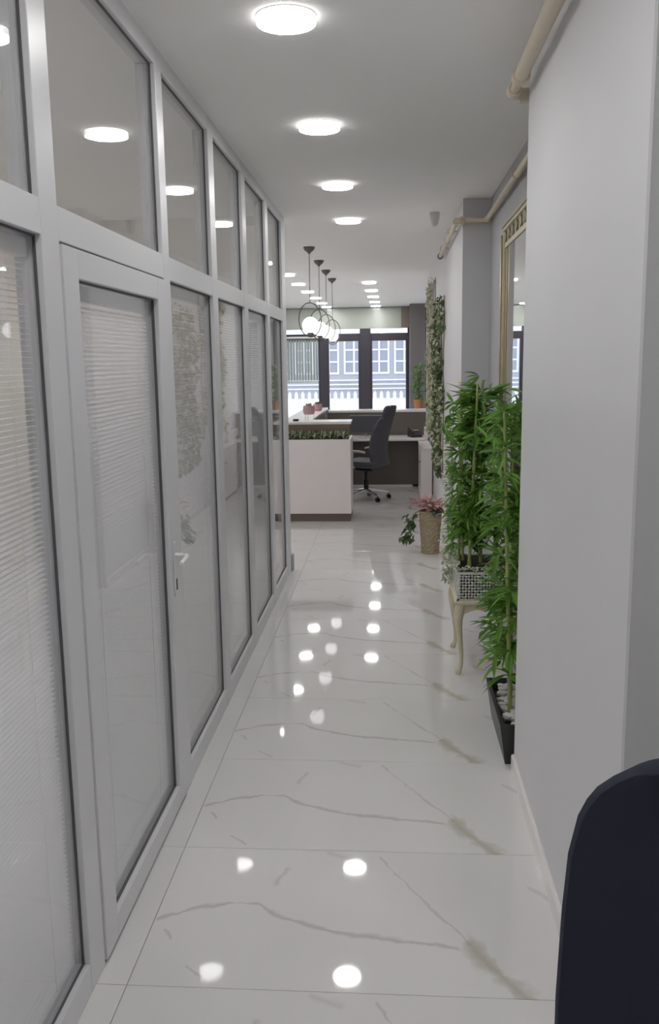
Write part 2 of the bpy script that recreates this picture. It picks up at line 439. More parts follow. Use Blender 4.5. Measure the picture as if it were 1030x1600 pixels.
blind(2.35+.114, 2.35+DW-.119, .10, 2.025, XP-.046, 'white venetian blind inside the glass door leaf', tilt=.95)
blind(3.528, 4.368, .10, 2.112, XP-.052, 'white venetian blind in the pane just past the door handle', False, tilt=.7)
blind(4.507, 5.316, .10, 2.112, XP-.052, 'white venetian blind in the second pane past the door', False, tilt=.7)
blind(5.459, 6.293, .10, 2.112, XP-.052, 'white venetian blind in the third pane past the door', False, tilt=.7)

# ------------------------------------------------------------------ round ceiling lights
bm = bmesh.new(); lathe(bm, [(.102, 0), (.104, -.0005), (.104, -.003), (.102, -.003)], 28, cap=False); ring_me = mesh_of('rim', bm, M['whiteplastic'], True)
bm = bmesh.new(); lathe(bm, [(.1015, -.0235), (.1015, -.024)], 20); diff_me = mesh_of('diffuser', bm, M['lamp'])
bm = bmesh.new(); lathe(bm, [(.102, -.003), (.102, -.0235)], 20, cap=False); edge_me = mesh_of('diffuser_edge', bm, M['lampedge'])
ords = ['first', 'second', 'third', 'fourth', 'fifth', 'sixth', 'seventh', 'eighth']
def clight(x, y, label, group):
    e = empty('ceiling_light', (x, y, ZC), label=label, cat='ceiling light', group=group)
    for nm, me in (('rim', ring_me), ('diffuser', diff_me), ('diffuser_edge', edge_me)):
        c = bpy.data.objects.new(nm, me); COL.objects.link(c); c.parent = e
for k, y in enumerate((3.22, 4.63, 6.13, 7.63)):
    clight(-.355, y, f'round white ceiling light, {ords[k]} along the corridor ceiling' + (' and largest in view' if k == 0 else ''), 'corridor ceiling lights')
for y in (1.7, .2, -1.3):
    clight(-.355, y, 'round white ceiling light above the near end of the corridor', 'ceiling lights over the near end')
for k, y in enumerate((13.6, 15.15, 16.65, 18.15, 19.5)):
    clight(-.33, y, f'round ceiling light, {ords[k]} of the row over the back desk towards the window', 'ceiling lights over the back desk')
for k, y in enumerate((10.66, 12.16, 13.66, 15.16, 16.7, 18.2, 19.5)):
    clight(-1.40, y, f'round ceiling light, {ords[k]} of the row behind the hanging globes', 'ceiling lights behind the pendants')
for y in (8.6, 10.6, 12.6, 14.6, 16.6, 18.6):  # extra rows out of view, added to brighten the reception
    clight(-2.9, y, 'added unseen round ceiling light brightening the reception', 'added unseen reception ceiling lights')
    clight(-4.4, y, 'added unseen round ceiling light brightening the reception', 'added unseen reception ceiling lights')
for x, y in ((-2.75, .5), (-2.75, 2.4), (-2.75, 4.3), (-2.75, 6.2), (-3.6, 1.5), (-3.6, 3.4), (-3.6, 5.3)):  # added lamps kept out of sight, lighting the office and blinds
    clight(x, y, 'added unseen round ceiling light brightening the glazed office', 'added unseen office ceiling lights')
clight(1.35, .6, 'round ceiling light over the nook with the dark chair', 'nook ceiling light')

# ------------------------------------------------------------------ window wall and outside
obj('wall_front', B((-5.9, -3.3, YW, YW+.12, 0, ZC), (-2.44, .40, YW+.02, YW+.14, 2.49, ZC), (.40, XREC+.15, YW, YW+.12, 0, ZC)), 'greywall', label='grey wall around the far shop window', cat='wall', kind='structure')
obj('trim_1', B((-2.44, .22, YW-.03, YW+.018, 2.484, 2.93), bev=.003), 'bulkhead', label='pale green glossy panel above the far window', cat='panel', kind='structure')
obj('trim_2', B((.222, .40, YW-.10, YW+.018, 2.50, 2.93), bev=.004), 'brown', label='brown boxed panel above the window beside the dark pillar', cat='panel', kind='structure')
def window(n, x0, x1, lab, bars=()):
    e = empty(f'window_{n}', (0, YW, 0), label=lab, cat='window', kind='structure')
    f = .035
    obj('window_frame', B((x0, x0+f, -.02, .06, 0, 2.385), (x1-f, x1, -.02, .06, 0, 2.385), (x0+f, x1-f, -.02, .06, 2.217, 2.385), (x0+f, x1-f, -.02, .06, 0, .10), bev=.003), 'darkframe', e)
    obj('pane', B((x0+f, x1-f, .018, .026, .10, 2.217)), 'winglass', e)
    obj('pane', B((x0, x1, .018, .026, 2.385, 2.488)), 'winglass', e)
    for z in bars:
        obj('transom_bar', B((x0+f, x1-f, -.01, .05, z-.02, z+.02)), 'rail', e)
window(1, -2.44, -1.60, 'far window pane with vertical blinds beside the partition post', (1.33,))
window(2, -1.43, -.70, 'far window pane between the two dark posts')
window(3, -.46, .36, 'far window pane beside the dark pillar')
obj('window_post', B((-1.60, -1.43, YW-.04, YW+.08, 0, 2.49), bev=.004), 'darkframe', label='slim dark window post behind the pink pots', cat='post', kind='structure')
obj('window_post', B((-.70, -.46, YW-.04, YW+.08, 0, 2.49), bev=.004), 'darkframe', label='wide dark window post between the two clear panes', cat='post', kind='structure')
obj('window_post', B((.36, .40, YW-.04, YW+.08, 0, 2.49)), 'darkframe', label='narrow dark window post against the dark pillar', cat='post', kind='structure')
vb = empty('vertical_blind', (-2.40, YW-.12, 1.36), label='grey vertical blind hanging in the far window', cat='blind')
obj('headrail', B((0, .78, -.02, .02, .93, .97), bev=.003), 'rail', vb)
bm = bmesh.new(); bx(bm, -.026, .026, -.001, .001, 0, .93); vs_me = mesh_of('slat', bm, M['vblind'])
for i in range(12):
    s = bpy.data.objects.new('slat', vs_me); COL.objects.link(s); s.parent = vb; s.location = (.035+i*.064, 0, 0); s.rotation_euler = (0, 0, .55+random.uniform(-.25, .25))
    bm = bmesh.new(); bx(bm, -.012, .012, -.006, .006, .90, .93)
    o = obj('clip', bm, 'black', vb, loc=(.035+i*.064, -.012, 0))

obj('pavement', B((-25, 25, 20.3, 60, -.25, -.15)), 'concrete', label='pale concrete pavement outside the window', cat='pavement', kind='structure')
bd = empty('building', (0, 46, -.2), label='low pale lavender building across the street with white framed windows', cat='building')
obj('facade', B((-20, 20, .2, 6, 0, 3.35)), 'facade', bd)
for zz in (.5, .72, .94):
    obj('ledge', B((-20, 20, .08, .2, zz, zz+.07)), 'facadewhite', bd)
for r in range(1):
    for cidx in range(-9, 5):
        xw = -1.15+cidx*1.30
        zw = 1.28+r*2.9
        f = obj('window', B((xw, xw+.09, .10, .2, zw, zw+1.9), (xw+.96, xw+1.05, .10, .2, zw, zw+1.9), (xw+.09, xw+.96, .10, .2, zw+1.8, zw+1.9), (xw+.09, xw+.96, .10, .2, zw, zw+.1), (xw+.48, xw+.57, .1, .2, zw+.1, zw+1.8), (xw+.09, xw+.48, .12, .2, zw+.6, zw+.68), (xw+.57, xw+.96, .12, .2, zw+.6, zw+.68), (xw+.09, xw+.48, .12, .2, zw+1.2, zw+1.28), (xw+.57, xw+.96, .12, .2, zw+1.2, zw+1.28)), 'facadewhite', bd)
        obj('pane', B((xw+.09, xw+.96, .17, .198, zw+.1, zw+1.8)), 'facadepane', f)
fe = empty('fence', (0, 27, -.15), label='low white picket fence outside the window', cat='fence')
obj('fence_rail', B((-8, 4, -.02, .02, .25, .33)), 'fence', fe); obj('fence_rail', B((-8, 4, -.02, .02, .68, .76)), 'fence', fe)
bm = bmesh.new(); prism(bm, [(-.05, 0), (.05, 0), (.05, .95), (0, 1.03), (-.05, .95)], -.045, -.02, 'y'); pk_me = mesh_of('picket', bm, M['fence'])
for i in range(60):
    s = bpy.data.objects.new('picket', pk_me); COL.objects.link(s); s.parent = fe; s.location = (-7.9+i*.2, 0, 0)

# ------------------------------------------------------------------ wall pipe, mirror, detector
pp = empty('wall_pipe', (0, 0, 0), label='beige painted pipe running below the ceiling round the pillars', cat='pipe')
zp = 2.812
def pipe_seg(pts, r=.021):
    bm = bmesh.new(); tube(bm, pts, r, 14); return obj('pipe_run', bm, 'pipe', pp, True)
pipe_seg([(.478, -2.55, zp+.015), (.478, 3.50, zp+.01)], .026)
pipe_seg([(.478, 3.48, zp+.01), (.478, 3.70, zp+.008), (.489, 3.725, zp+.008), (.505, 3.74, zp+.008), (.68, 3.745, zp), (.695, 3.755, zp), (.70, 3.77, zp), (.70, 6.73, zp-.015), (.697, 6.75, zp-.015), (.68, 6.76, zp-.015), (.50, 6.76, zp-.015), (.478, 6.767, zp-.015), (.483, 6.785, zp-.015), (.483, 9.0, zp-.02)], .019)
def collar(c, axis, r=.033, l=.05):
    bm = bmesh.new(); c = Vector(c); a = Vector((0, 1, 0)) if axis == 'y' else Vector((1, 0, 0))
    tube(bm, [c-a*l/2, c-a*l*.42, c+a*l*.42, c+a*l/2], [r*.85, r, r, r*.85], 14); obj('coupling', bm, 'pipe', pp, True)
collar((.478, 3.50, zp+.01), 'y'); collar((.478, 3.675, zp+.008), 'y', .028, .05); collar((.525, 3.742, zp+.007), 'x', .028, .04)
collar((.70, 6.70, zp-.015), 'y', .027); collar((.52, 6.76, zp-.015), 'x', .027, .04); collar((.483, 6.82, zp-.015), 'y', .027); collar((.483, 7.9, zp-.017), 'y', .027)
bm = bmesh.new(); tube(bm, [(.483, 8.97, zp-.02), (.483, 9.05, zp-.02)], [.03, .026], 12); obj('end_cap', bm, 'bronze', pp, True)
for x, y, xw in ((.478, 2.4, XR), (.478, .9, XR), (.483, 7.4, .53), (.483, 8.5, .53), (.70, 5.2, XREC)):
    bm = bmesh.new(); torus(bm, (x, y, zp-.003), .026, .005, 'y', 18, 6); bx(bm, x+.02, xw, y-.006, y+.006, zp-.01, zp+.005)
    obj('clamp', bm, 'pipe', pp)

mi = empty('wall_mirror', (XREC, 0, 0), label='tall mirror in deep gilt frame on the grey wall', cat='mirror')
my0, my1, mz0, mz1, fw_, dp = 4.52, 5.86, .85, 2.635, .05, .030
def frame_bar(y0, y1, z0, z1, vertical):
    bm = bmesh.new(); bx(bm, -dp, -.002, y0, y1, z0, z1, bev=.012, seg=2)
    if vertical: bx(bm, -dp-.012, -dp+.002, y0+.018, y1-.018, z0+.02, z1-.02, bev=.006)
    else: bx(bm, -dp-.012, -dp+.002, y0+.02, y1-.02, z0+.018, z1-.018, bev=.006)
    obj('frame_bar', bm, 'gold', mi, True)
frame_bar(my0, my1, mz1-fw_, mz1, False); frame_bar(my0, my1, mz0, mz0+fw_, False)
frame_bar(my0, my0+fw_, mz0+fw_, mz1-fw_, True); frame_bar(my1-fw_, my1, mz0+fw_, mz1-fw_, True)
obj('inner_frame', B((-dp+.01, -.004, my0+fw_, my1-fw_, mz1-fw_-.105, mz1-fw_-.075), (-dp+.012, -.004, my1-fw_-.02, my1-fw_, mz0+fw_, mz1-fw_-.075)), 'gold', mi)
for i in range(9):
    bm = bmesh.new(); torus(bm, (-dp+.012, my0+fw_+.08+i*.165, mz1-fw_-.038), .030, .006, 'x', 14, 6); obj('fretwork', bm, 'gold', mi)
obj('mirror_glass', B((-.014, -.006, my0+fw_, my1-fw_, mz0+fw_, mz1-fw_)), 'mirror', mi)

sd = empty('motion_detector', (.35, 7.4, ZC), label='small grey motion detector fixed to the ceiling', cat='detector')
bm = bmesh.new(); lathe(bm, [(.042, 0), (.044, -.012), (.040, -.02)], 20); obj('mount', bm, 'sensor', sd, True)
bm = bmesh.new(); lathe(bm, [(.040, -.02), (.038, -.05), (.028, -.088), (.014, -.105), (.003, -.108)], 20); obj('lens', bm, 'sensor', sd, True)

# ------------------------------------------------------------------ leaves
def leaf_mesh(name, mat, l, wd, fold=.25, droop=.25, rows=4):
    bm = bmesh.new(); prof = [0, .75, 1, .7, 0] if rows == 4 else [0, 1, 0]
    n = len(prof)-1; prev = None
    for i, q in enumerate(prof):
        t = i/n; y = l*t; z = -droop*l*t*t; hw = wd/2*q
        if q == 0: cur = [bm.verts.new((0, y, z))]
        else: cur = [bm.verts.new((-hw, y, z+hw*fold*2)), bm.verts.new((0, y, z)), bm.verts.new((hw, y, z+hw*fold*2))]
        if prev:
            if len(prev) == 1 and len(cur) == 3: bm.faces.new((prev[0], cur[1], cur[0])); bm.faces.new((prev[0], cur[2], cur[1]))
            elif len(prev) == 3 and len(cur) == 3:
                bm.faces.new((prev[0], prev[1], cur[1], cur[0])); bm.faces.new((prev[1], prev[2], cur[2], cur[1]))
            else: bm.faces.new((prev[0], prev[1], cur[0])); bm.faces.new((prev[1], prev[2], cur[0]))
        prev = cur
    return mesh_of(name, bm, M[mat] if isinstance(mat, str) else mat, False)
def leaf_mat(p, az, el, roll, s):
    return Matrix.Translation(p) @ Matrix.Rotation(az, 4, 'Z') @ Matrix.Rotation(el, 4, 'X') @ Matrix.Rotation(roll, 4, 'Y') @ Matrix.Diagonal((s, s, s, 1))
def merge_leaves(name, me, mats, mat, parent, kind='stuff'):
    vs, fs = [], []
    base = [v.co.copy() for v in me.vertices]; faces = [tuple(p.vertices) for p in me.polygons]
    for mm in mats:
        o = len(vs); vs += [tuple(mm @ c) for c in base]; fs += [tuple(i+o for i in f) for f in faces]
    m = bpy.data.meshes.new(name); m.from_pydata(vs, [], fs); m.materials.append(M[mat])
    ob = bpy.data.objects.new(name, m); COL.objects.link(ob); ob.parent = parent
    if kind: ob['kind'] = kind
    return ob
BLEAF = leaf_mesh('leaf', 'bambooleaf', .14, .023)
def bamboo(loc, label, stems, zlow, n_leaf, clip, seed, keep=300):
    rng = random.Random(seed)
    e = empty('bamboo_plant', loc, label=label, cat='plant', group='artificial bamboo plants by the pillars')
    mats = []
    for (x, y, lx, ly, z0, h, r) in stems:
        bm = bmesh.new(); pts, rad = [], []
        nn = max(4, int(h/.05))
        for i in range(nn+1):
            t = i/nn
            pts.append((x+lx*t, y+ly*t, z0+h*t)); rad.append(r*(1-.45*t)*(1.18 if i % 4 == 0 else 1.0))
        tube(bm, pts, rad, 8); obj('cane', bm, 'bamboo', e, True)
    while len(mats) < n_leaf:
        s = rng.choice(stems); x, y, lx, ly, z0, h, r = s
        z = rng.uniform(max(zlow, z0+.02), z0+h*1.02); t = (z-z0)/h
        az0 = rng.uniform(0, 2*PI); out = abs(rng.gauss(.03, .055)); out = min(out, .15)
        c = Vector((x+lx*t-math.sin(az0)*out, y+ly*t+math.cos(az0)*out, z+out*.3))
        for k in range(rng.randint(4, 7)):
            az = az0+rng.uniform(-1.3, 1.3); el = rng.uniform(-.55, .75)
            mm = leaf_mat(c, az, el, rng.uniform(-.8, .8), rng.uniform(.6, 1.1))
            tip = mm @ Vector((0, .13, -.03)); w_ = tip+Vector(loc); b_ = c+Vector(loc)
            if not all(clip[i][0] < w_[i] < clip[i][1] and clip[i][0] < b_[i] < clip[i][1] for i in range(3)): continue
            mats.append(mm)
    camp = Vector((0, 0, CAM_H))-Vector(loc)
    mats.sort(key=lambda q: (q.translation-camp).length)
    for mm in mats[:keep]:
        o = bpy.data.objects.new('leaf', BLEAF); COL.objects.link(o); o.parent = e; o.matrix_local = mm
    merge_leaves('foliage', BLEAF, mats[keep:], 'bambooleaf', e)
    return e

# ------------------------------------------------------------------ charcoal trough with bamboo
tr = empty('trough_planter', (0, 3.72, 0), label='charcoal tapered trough planter on the floor behind the wide pillar', cat='planter')
def taper_box(bm, x0, x1, y0, y1, z0, tx, ty, z1):
    b = [(x0+tx, y0+ty, z0), (x1-tx, y0+ty, z0), (x1-tx, y1-ty, z0), (x0+tx, y1-ty, z0)]; t = [(x0, y0, z1), (x1, y0, z1), (x1, y1, z1), (x0, y1, z1)]
    vb = [bm.verts.new(p) for p in b]; vt = [bm.verts.new(p) for p in t]
    bm.faces.new(vb[::-1])
    for j in range(4): bm.faces.new((vb[j], vb[(j+1) % 4], vt[(j+1) % 4], vt[j]))
    return vt
bm = bmesh.new(); PX0, PX1, PY1, PH = .478, .722, .60, .195
vt = taper_box(bm, PX0, PX1, 0, PY1, 0, .028, .028, PH)
i = .016
iv = [bm.verts.new(p) for p in ((PX0+i, i, PH), (PX1-i, i, PH), (PX1-i, PY1-i, PH), (PX0+i, PY1-i, PH))]
dv = [bm.verts.new(p) for p in ((PX0+i+.005, i+.005, PH-.06), (PX1-i-.005, i+.005, PH-.06), (PX1-i-.005, PY1-i-.005, PH-.06), (PX0+i+.005, PY1-i-.005, PH-.06))]
for j in range(4):
    bm.faces.new((vt[j], vt[(j+1) % 4], iv[(j+1) % 4], iv[j])); bm.faces.new((iv[j], iv[(j+1) % 4], dv[(j+1) % 4], dv[j]))
bm.faces.new(dv)
obj('body', bm, 'pot', tr)
bm = bmesh.new(); rng = random.Random(3)
for k in range(110):
    r = rng.uniform(.014, .026); res = bmesh.ops.create_icosphere(bm, subdivisions=1, radius=r)
    c = Vector((rng.uniform(PX0+.045, PX1-.045), rng.uniform(.045, PY1-.045), PH-.045+rng.uniform(0, .03))); rot = Matrix.Rotation(rng.uniform(0, 6), 3, 'Z')
    for v in res['verts']: v.co = rot @ Vector((v.co.x*1.3*rng.uniform(.9, 1.1), v.co.y, v.co.z*.7)) + c
obj('pebbles', bm, 'pebble', tr, True, kind='stuff')
bamboo((.60, 4.02, .14), 'tall green bamboo plant growing from the charcoal trough', [(-.045, -.05, -.055, -.02, 0, 1.42, .011), (.02, .03, .01, .05, 0, 1.5, .010), (.05, -.10, -.03, .02, 0, 1.35, .010), (-.02, .12, -.01, .05, 0, 1.46, .009)], .20, 1050, ((.385, .71), (3.70, 4.45), (.2, 1.74)), 11)

# ------------------------------------------------------------------ gilt stand, lattice planter, bamboo
SX0, SX1, SY0, SY1 = .365, .715, 4.88, 5.40
st = empty('plant_stand', (0, 0, 0), label='pale gold cabriole legged stand under the lattice planter', cat='stand')
obj('stand_top', B((SX0-.008, SX1, SY0-.01, SY1+.01, .418, .438), bev=.005), 'palegold', st)
def apron(axis, a0, a1, pos, th):
    n = 14; pts = [(a0, .42), (a1, .42)]
    for k in range(n+1):
        t = k/n; u = a1-(a1-a0)*t
        q = abs(2*t-1); z = .345+.045*(1-q**2) - (.018*math.exp(-((t-.5)/.09)**2))
        pts.append((u, z))
    bm = bmesh.new(); prism(bm, pts, pos, pos+th, axis); obj('apron', bm, 'palegold', st)
apron('y', SX0+.02, SX1-.03, SY0+.012, .018); apron('y', SX0+.02, SX1-.03, SY1-.03, .018)
apron('x', SY0+.02, SY1-.02, SX0+.012, .018); apron('x', SY0+.02, SY1-.02, SX1-.03, .018)
for (lx, ly, sx, sy_) in ((SX0+.03, SY0+.03, -1, -1), (SX1-.045, SY0+.03, 1, -1), (SX0+.03, SY1-.03, -1, 1), (SX1-.045, SY1-.03, 1, 1)):
    bm = bmesh.new()
    prof = [(0, .42, .030), (.004, .40, .031), (.014, .365, .030), (.018, .33, .026), (.013, .27, .020), (.004, .20, .016), (-.005, .12, .013), (-.006, .06, .012), (.002, .03, .014), (.012, .014, .018), (.014, .0, .016)]
    tube(bm, [(lx+sx*o_*.9, ly+sy_*o_*.9, z) for o_, z, r in prof], [r for o_, z, r in prof], 10)
    obj('leg', bm, 'palegold', st, True)
lp = empty('lattice_planter', (0, 0, .438), label='white lattice planter box on the pale gold stand', cat='planter')
LX0, LX1, LY0, LY1, LH = SX0+.006, SX1-.008, SY0+.01, SY1-.01, .168
obj('liner', B((LX0+.012, LX1-.012, LY0+.012, LY1-.012, .0, LH-.025)), 'black', lp)
obj('soil', B((LX0+.014, LX1-.014, LY0+.014, LY1-.014, LH-.025, LH-.012)), 'soil', lp)
def lattice(axis, a0, a1, pos, th):
    bm = bmesh.new(); s = .034; wd = .0115; lo, hi = .012, LH-.014
    def strip(p, q):
        dx, dz = q[0]-p[0], q[1]-p[1]; l = math.hypot(dx, dz)
        if l < .004: return
        nx, nz = -dz/l*wd/2, dx/l*wd/2
        prism(bm, [(p[0]+nx, p[1]+nz), (p[0]-nx, p[1]-nz), (q[0]-nx, q[1]-nz), (q[0]+nx, q[1]+nz)], pos, pos+th, axis)
    span = hi-lo; k = a0-span
    while k < a1:
        p0, p1 = max(k, a0), min(k+span, a1)
        if p1 > p0:
            strip((p0, lo+(p0-k)), (p1, lo+(p1-k))); strip((p0, hi-(p0-k)), (p1, hi-(p1-k)))
        k += s
    obj('lattice_panel', bm, 'lattice', lp, kind=None)
lattice('y', LX0+.01, LX1-.01, LY0+.002, .007); lattice('x', LY0+.01, LY1-.01, LX0+.002, .007); lattice('y', LX0+.01, LX1-.01, LY1-.009, .007); lattice('x', LY0+.01, LY1-.01, LX1-.009, .007)
obj('rim', B((LX0-.006, LX1+.004, LY0-.006, LY0+.014, LH-.014, LH), (LX0-.006, LX1+.004, LY1-.014, LY1+.006, LH-.014, LH), (LX0-.006, LX0+.014, LY0+.014, LY1-.014, LH-.014, LH), (LX1-.014, LX1+.004, LY0+.014, LY1-.014, LH-.014, LH), bev=.003), 'lattice', lp)
for x in (LX0, LX1-.012):
    for y in (LY0, LY1-.012):
        obj('corner_post', B((x, x+.012, y, y+.012, 0, LH-.014)), 'lattice', lp)
obj('base_strip', B((LX0, LX1, LY0, LY0+.010, 0, .012), (LX0, LX0+.010, LY0, LY1, 0, .012)), 'lattice', lp)
bamboo((.50, 5.12, .596), 'bushy green bamboo plant growing from the lattice planter', [(-.045, -.03, .035, .0, 0, 1.06, .011), (-.10, .05, .0, .0, 0, .93, .009), (.03, .06, .0, .02, 0, 1.08, .010), (.10, -.02, .03, .02, 0, 1.0, .010), (-.07, .12, -.02, .0, 0, .98, .009)], .10, 1350, ((.30, .69), (4.86, 5.5), (.64, 1.75)), 23)
# flowers on the planter rim
PL = leaf_mesh('leaf', 'paleleaf', .05, .022, rows=2); FL = leaf_mesh('petal', 'whiteflower', .03, .02, rows=2)
rng = random.Random(5)
rv = empty('flower_garland', (0, 0, .60), label='white flower garland laid round the lattice planter rim', cat='garland')
mats = []
for k in range(260):
    t = rng.random()
    if t < .5: c = Vector((LX0+rng.random()*(LX1-LX0), LY0+rng.gauss(0, .008), .012+rng.random()*.02))
    else: c = Vector((LX0+rng.gauss(0, .008), LY0+rng.random()*(LY1-LY0), .012+rng.random()*.02))
    mats.append(leaf_mat(c, rng.uniform(0, 6.3), rng.uniform(0, .9), rng.uniform(-.6, .6), rng.uniform(.5, 1)))
merge_leaves('petals', FL, mats[:170], 'whiteflower', rv); merge_leaves('leaves', PL, mats[170:], 'paleleaf', rv)
# pale trailing vine beside the bamboo
tv = empty('trailing_vine', (.36, 5.36, .60), label='pale green trailing vine beside the bushy bamboo plant', cat='plant')
bm = bmesh.new(); tube(bm, [(.03, 0, 0), (.0, 0, .2), (.015, .01, .45), (-.005, 0, .78)], [.006, .005, .004, .003], 6); obj('stem', bm, 'stem', tv, True)
mats, m2 = [], []
for k in range(420):
    z = rng.random()*.80-.04; a = rng.uniform(0, 6.3)
    c = Vector((rng.gauss(.0, .022), rng.gauss(.0, .04), z)); q = leaf_mat(c, a, rng.uniform(-.7, .5), rng.uniform(-.6, .6), rng.uniform(.6, 1.1)); (mats if k % 4 else m2).append(q)
for k in range(90):
    c = Vector((rng.gauss(-.012, .012), rng.gauss(.03, .05), -rng.random()*.16)); mats.append(leaf_mat(c, rng.uniform(0, 6.3), rng.uniform(-.9, .2), 0, rng.uniform(.6, 1)))
merge_leaves('leaves', PL, mats, 'paleleaf', tv); merge_leaves('petals', FL, m2, 'whiteflower', tv)

# ------------------------------------------------------------------ wicker basket plant
wb = empty('wicker_basket', (.362, 8.17, 0), label='tall tapered wicker basket standing on the marble floor', cat='basket')
bm = bmesh.new(); n = 40; rings = []
NR = 34
for k in range(NR+1):
    t = k/NR; r = .080+.027*t
    rings.append([])
    for j in range(n):
        wv = .0035*(1 if ((j//2)+(k//2)) % 2 else -1); a = 2*PI*j/n
        rings[-1].append(bm.verts.new(((r+wv)*math.cos(a), (r+wv)*math.sin(a), .395*t)))
for a, b in zip(rings, rings[1:]):
    for j in range(n): bm.faces.new((a[j], a[(j+1) % n], b[(j+1) % n], b[j]))
bm.faces.new(rings[0][::-1])
obj('body', bm, 'wicker', wb)
bm = bmesh.new(); torus(bm, (0, 0, .396), .107, .008, 'z', 40, 8); obj('rim', bm, 'wicker', wb, True)
bm = bmesh.new(); torus(bm, (0, 0, .008), .082, .008, 'z', 40, 8); obj('foot_ring', bm, 'wicker', wb, True)
bm = bmesh.new(); lathe(bm, [(.10, .355), (.10, .37)], 24); obj('soil', bm, 'soil', wb)
bp = empty('basket_plant', (.362, 8.17, .37), label='pink and green leafy plant spilling from the wicker basket', cat='plant')
PK = leaf_mesh('leaf', 'pinkleaf', .09, .045); GK = leaf_mesh('leaf', 'bushleaf', .10, .075, droop=.4)
mats, m2, m3 = [], [], []
for k in range(90):
    a = rng.uniform(0, 6.3); r = abs(rng.gauss(0, .08)); c = Vector((r*math.cos(a)-.03, r*math.sin(a)-.02, .03+rng.random()*.10-.0*r)); mats.append(leaf_mat(c, a-PI/2+rng.uniform(-.8, .8), rng.uniform(-.2, .9), rng.uniform(-.6, .6), rng.uniform(.6, 1.1)))
for k in range(34):
    t = rng.random(); c = Vector((-.13-.06*t+rng.gauss(0, .03), -.06+rng.gauss(0, .04), .02-.26*t)); m2.append(leaf_mat(c, rng.uniform(.3, 2.6), rng.uniform(-1.0, .2), rng.uniform(-.6, .6), rng.uniform(.55, 1)))
for k in range(12):
    a = rng.uniform(-1.4, .6); m2.append(leaf_mat(Vector((.08*math.cos(a), .08*math.sin(a), .05)), a-PI/2, rng.uniform(-.6, .5), 0, rng.uniform(.5, .9)))
mats = [q for q in mats if (q @ Vector((0, .09, 0))).x < .155 and q.translation.x < .14]; m2 = [q for q in m2 if (q @ Vector((0, .09, 0))).x < .155]
for me, L_ in ((PK, mats), (GK, m2)):
    for mm in L_:
        o = bpy.data.objects.new('leaf', me); COL.objects.link(o); o.parent = bp; o.matrix_local = mm
bm = bmesh.new(); tube(bm, [(0, 0, 0), (-.06, -.03, .05), (-.14, -.06, .02), (-.18, -.06, -.12), (-.19, -.06, -.25)], .004, 6); obj('stem', bm, 'stem', bp, True)
bm = bmesh.new(); tube(bm, [(0, 0, 0), (0, 0, .12)], .005, 6); obj('stem', bm, 'stem', bp, True)

# ------------------------------------------------------------------ ivy on the far wall
IV = leaf_mesh('ivy_leaf', 'ivydark', .085, .07, rows=2); IP = leaf_mesh('ivy_leaf', 'ivypale', .08, .06, rows=2)
def ivy(label, y0, y1, z0, z1, n, cover, seed):
    rg = random.Random(seed); e = empty('ivy_curtain', (.53, (y0+y1)/2, z0), label=label, cat='ivy')
    da, pa = [], []
    while len(da)+len(pa) < n:
        y = rg.uniform(y0, y1); z = rg.uniform(z0, z1)
        edge = .22*math.sin(z*7+seed)+.14*math.sin(z*19+1.3*seed)+.08*math.sin(z*41)
        if y < y0+.28+edge or y > y1-.10+edge*.6: continue
        if math.sin(z*11+y*5+seed)*math.sin(z*5.3-y*7) > .62: continue
        if z > z1-.25 and rg.random() < (z-z1+.25)/.25*.8: continue
        c = Vector((-rg.uniform(.010, .045), y-(y0+y1)/2, z-z0))
        q = leaf_mat(c, PI/2+rg.gauss(0, .9), rg.uniform(-1.3, .3), rg.uniform(-.7, .7), rg.uniform(.5, 1.0))
        if not -.085 < (q @ Vector((0, .085, 0))).x < -.004: continue
        (da if rg.random() < cover else pa).append(q)
    for nm, me, L_, mt_ in (('ivy_foliage', IV, da, 'ivydark'), ('pale_foliage', IP, pa, 'ivypale')):
        merge_leaves(nm, me, L_, mt_, e)
    for k in range(4):
        yy = (y1-y0)*(-.35+.23*k); bm = bmesh.new()
        tube(bm, [(-.008, yy+.05*math.sin(j*1.3+k), (z1-z0)*j/10) for j in range(11)], .005, 6); obj('stem', bm, 'stem', e, True)
ivy('dark green ivy covering the wall behind the pale pillar', 8.72, 10.4, .62, 2.42, 1500, .62, 1)
ivy('pale cream ivy covering the wall next to the back desk', 10.5, 12.12, .86, 2.75, 1700, .10, 2)

# ------------------------------------------------------------------ reception counter
rc = empty('reception_counter', (0, 0, 0), label='white and brown reception counter with a planted trough', cat='counter')
CX0, CX1 = -1.75, -.455
obj('plinth', B((CX0+.01, CX1-.008, 9.80, 10.32, 0, .09)), 'plinth', rc)
obj('front_panel', B((CX0, CX1, 9.78, 9.805, .09, .93), bev=.002), 'counterwhite', rc)
obj('end_panel', B((CX1-.025, CX1, 9.806, 10.35, .09, .93), bev=.002), 'counterwhite', rc)
obj('trough', B((CX0, CX1-.026, 9.806, 9.95, .09, .90)), 'soil', rc)
obj('fascia', B((CX0, CX1-.026, 9.952, 9.99, .09, 1.085)), 'counterbrown', rc)
obj('counter_top', B((CX0, CX1, 9.94, 10.34, 1.087, 1.117), bev=.004), 'countertop', rc)
obj('side_panel', B((-1.24, -1.20, 10.342, 13.0, .0, 1.085)), 'counterbrown', rc); obj('side_panel', B((-.985, -.95, 10.342, 12.85, .0, 1.085)), 'counterbrown', rc)
obj('counter_top', B((-1.26, -.93, 10.342, 13.02, 1.087, 1.117), bev=.004), 'countertop', rc)
dk = empty('back_desk', (0, 0, 0), label='dark brown back desk with white worktop and raised shelf', cat='desk')
obj('back_panel', B((-.92, .50, 12.86, 12.90, 0, 1.045)), 'deskdark', dk)
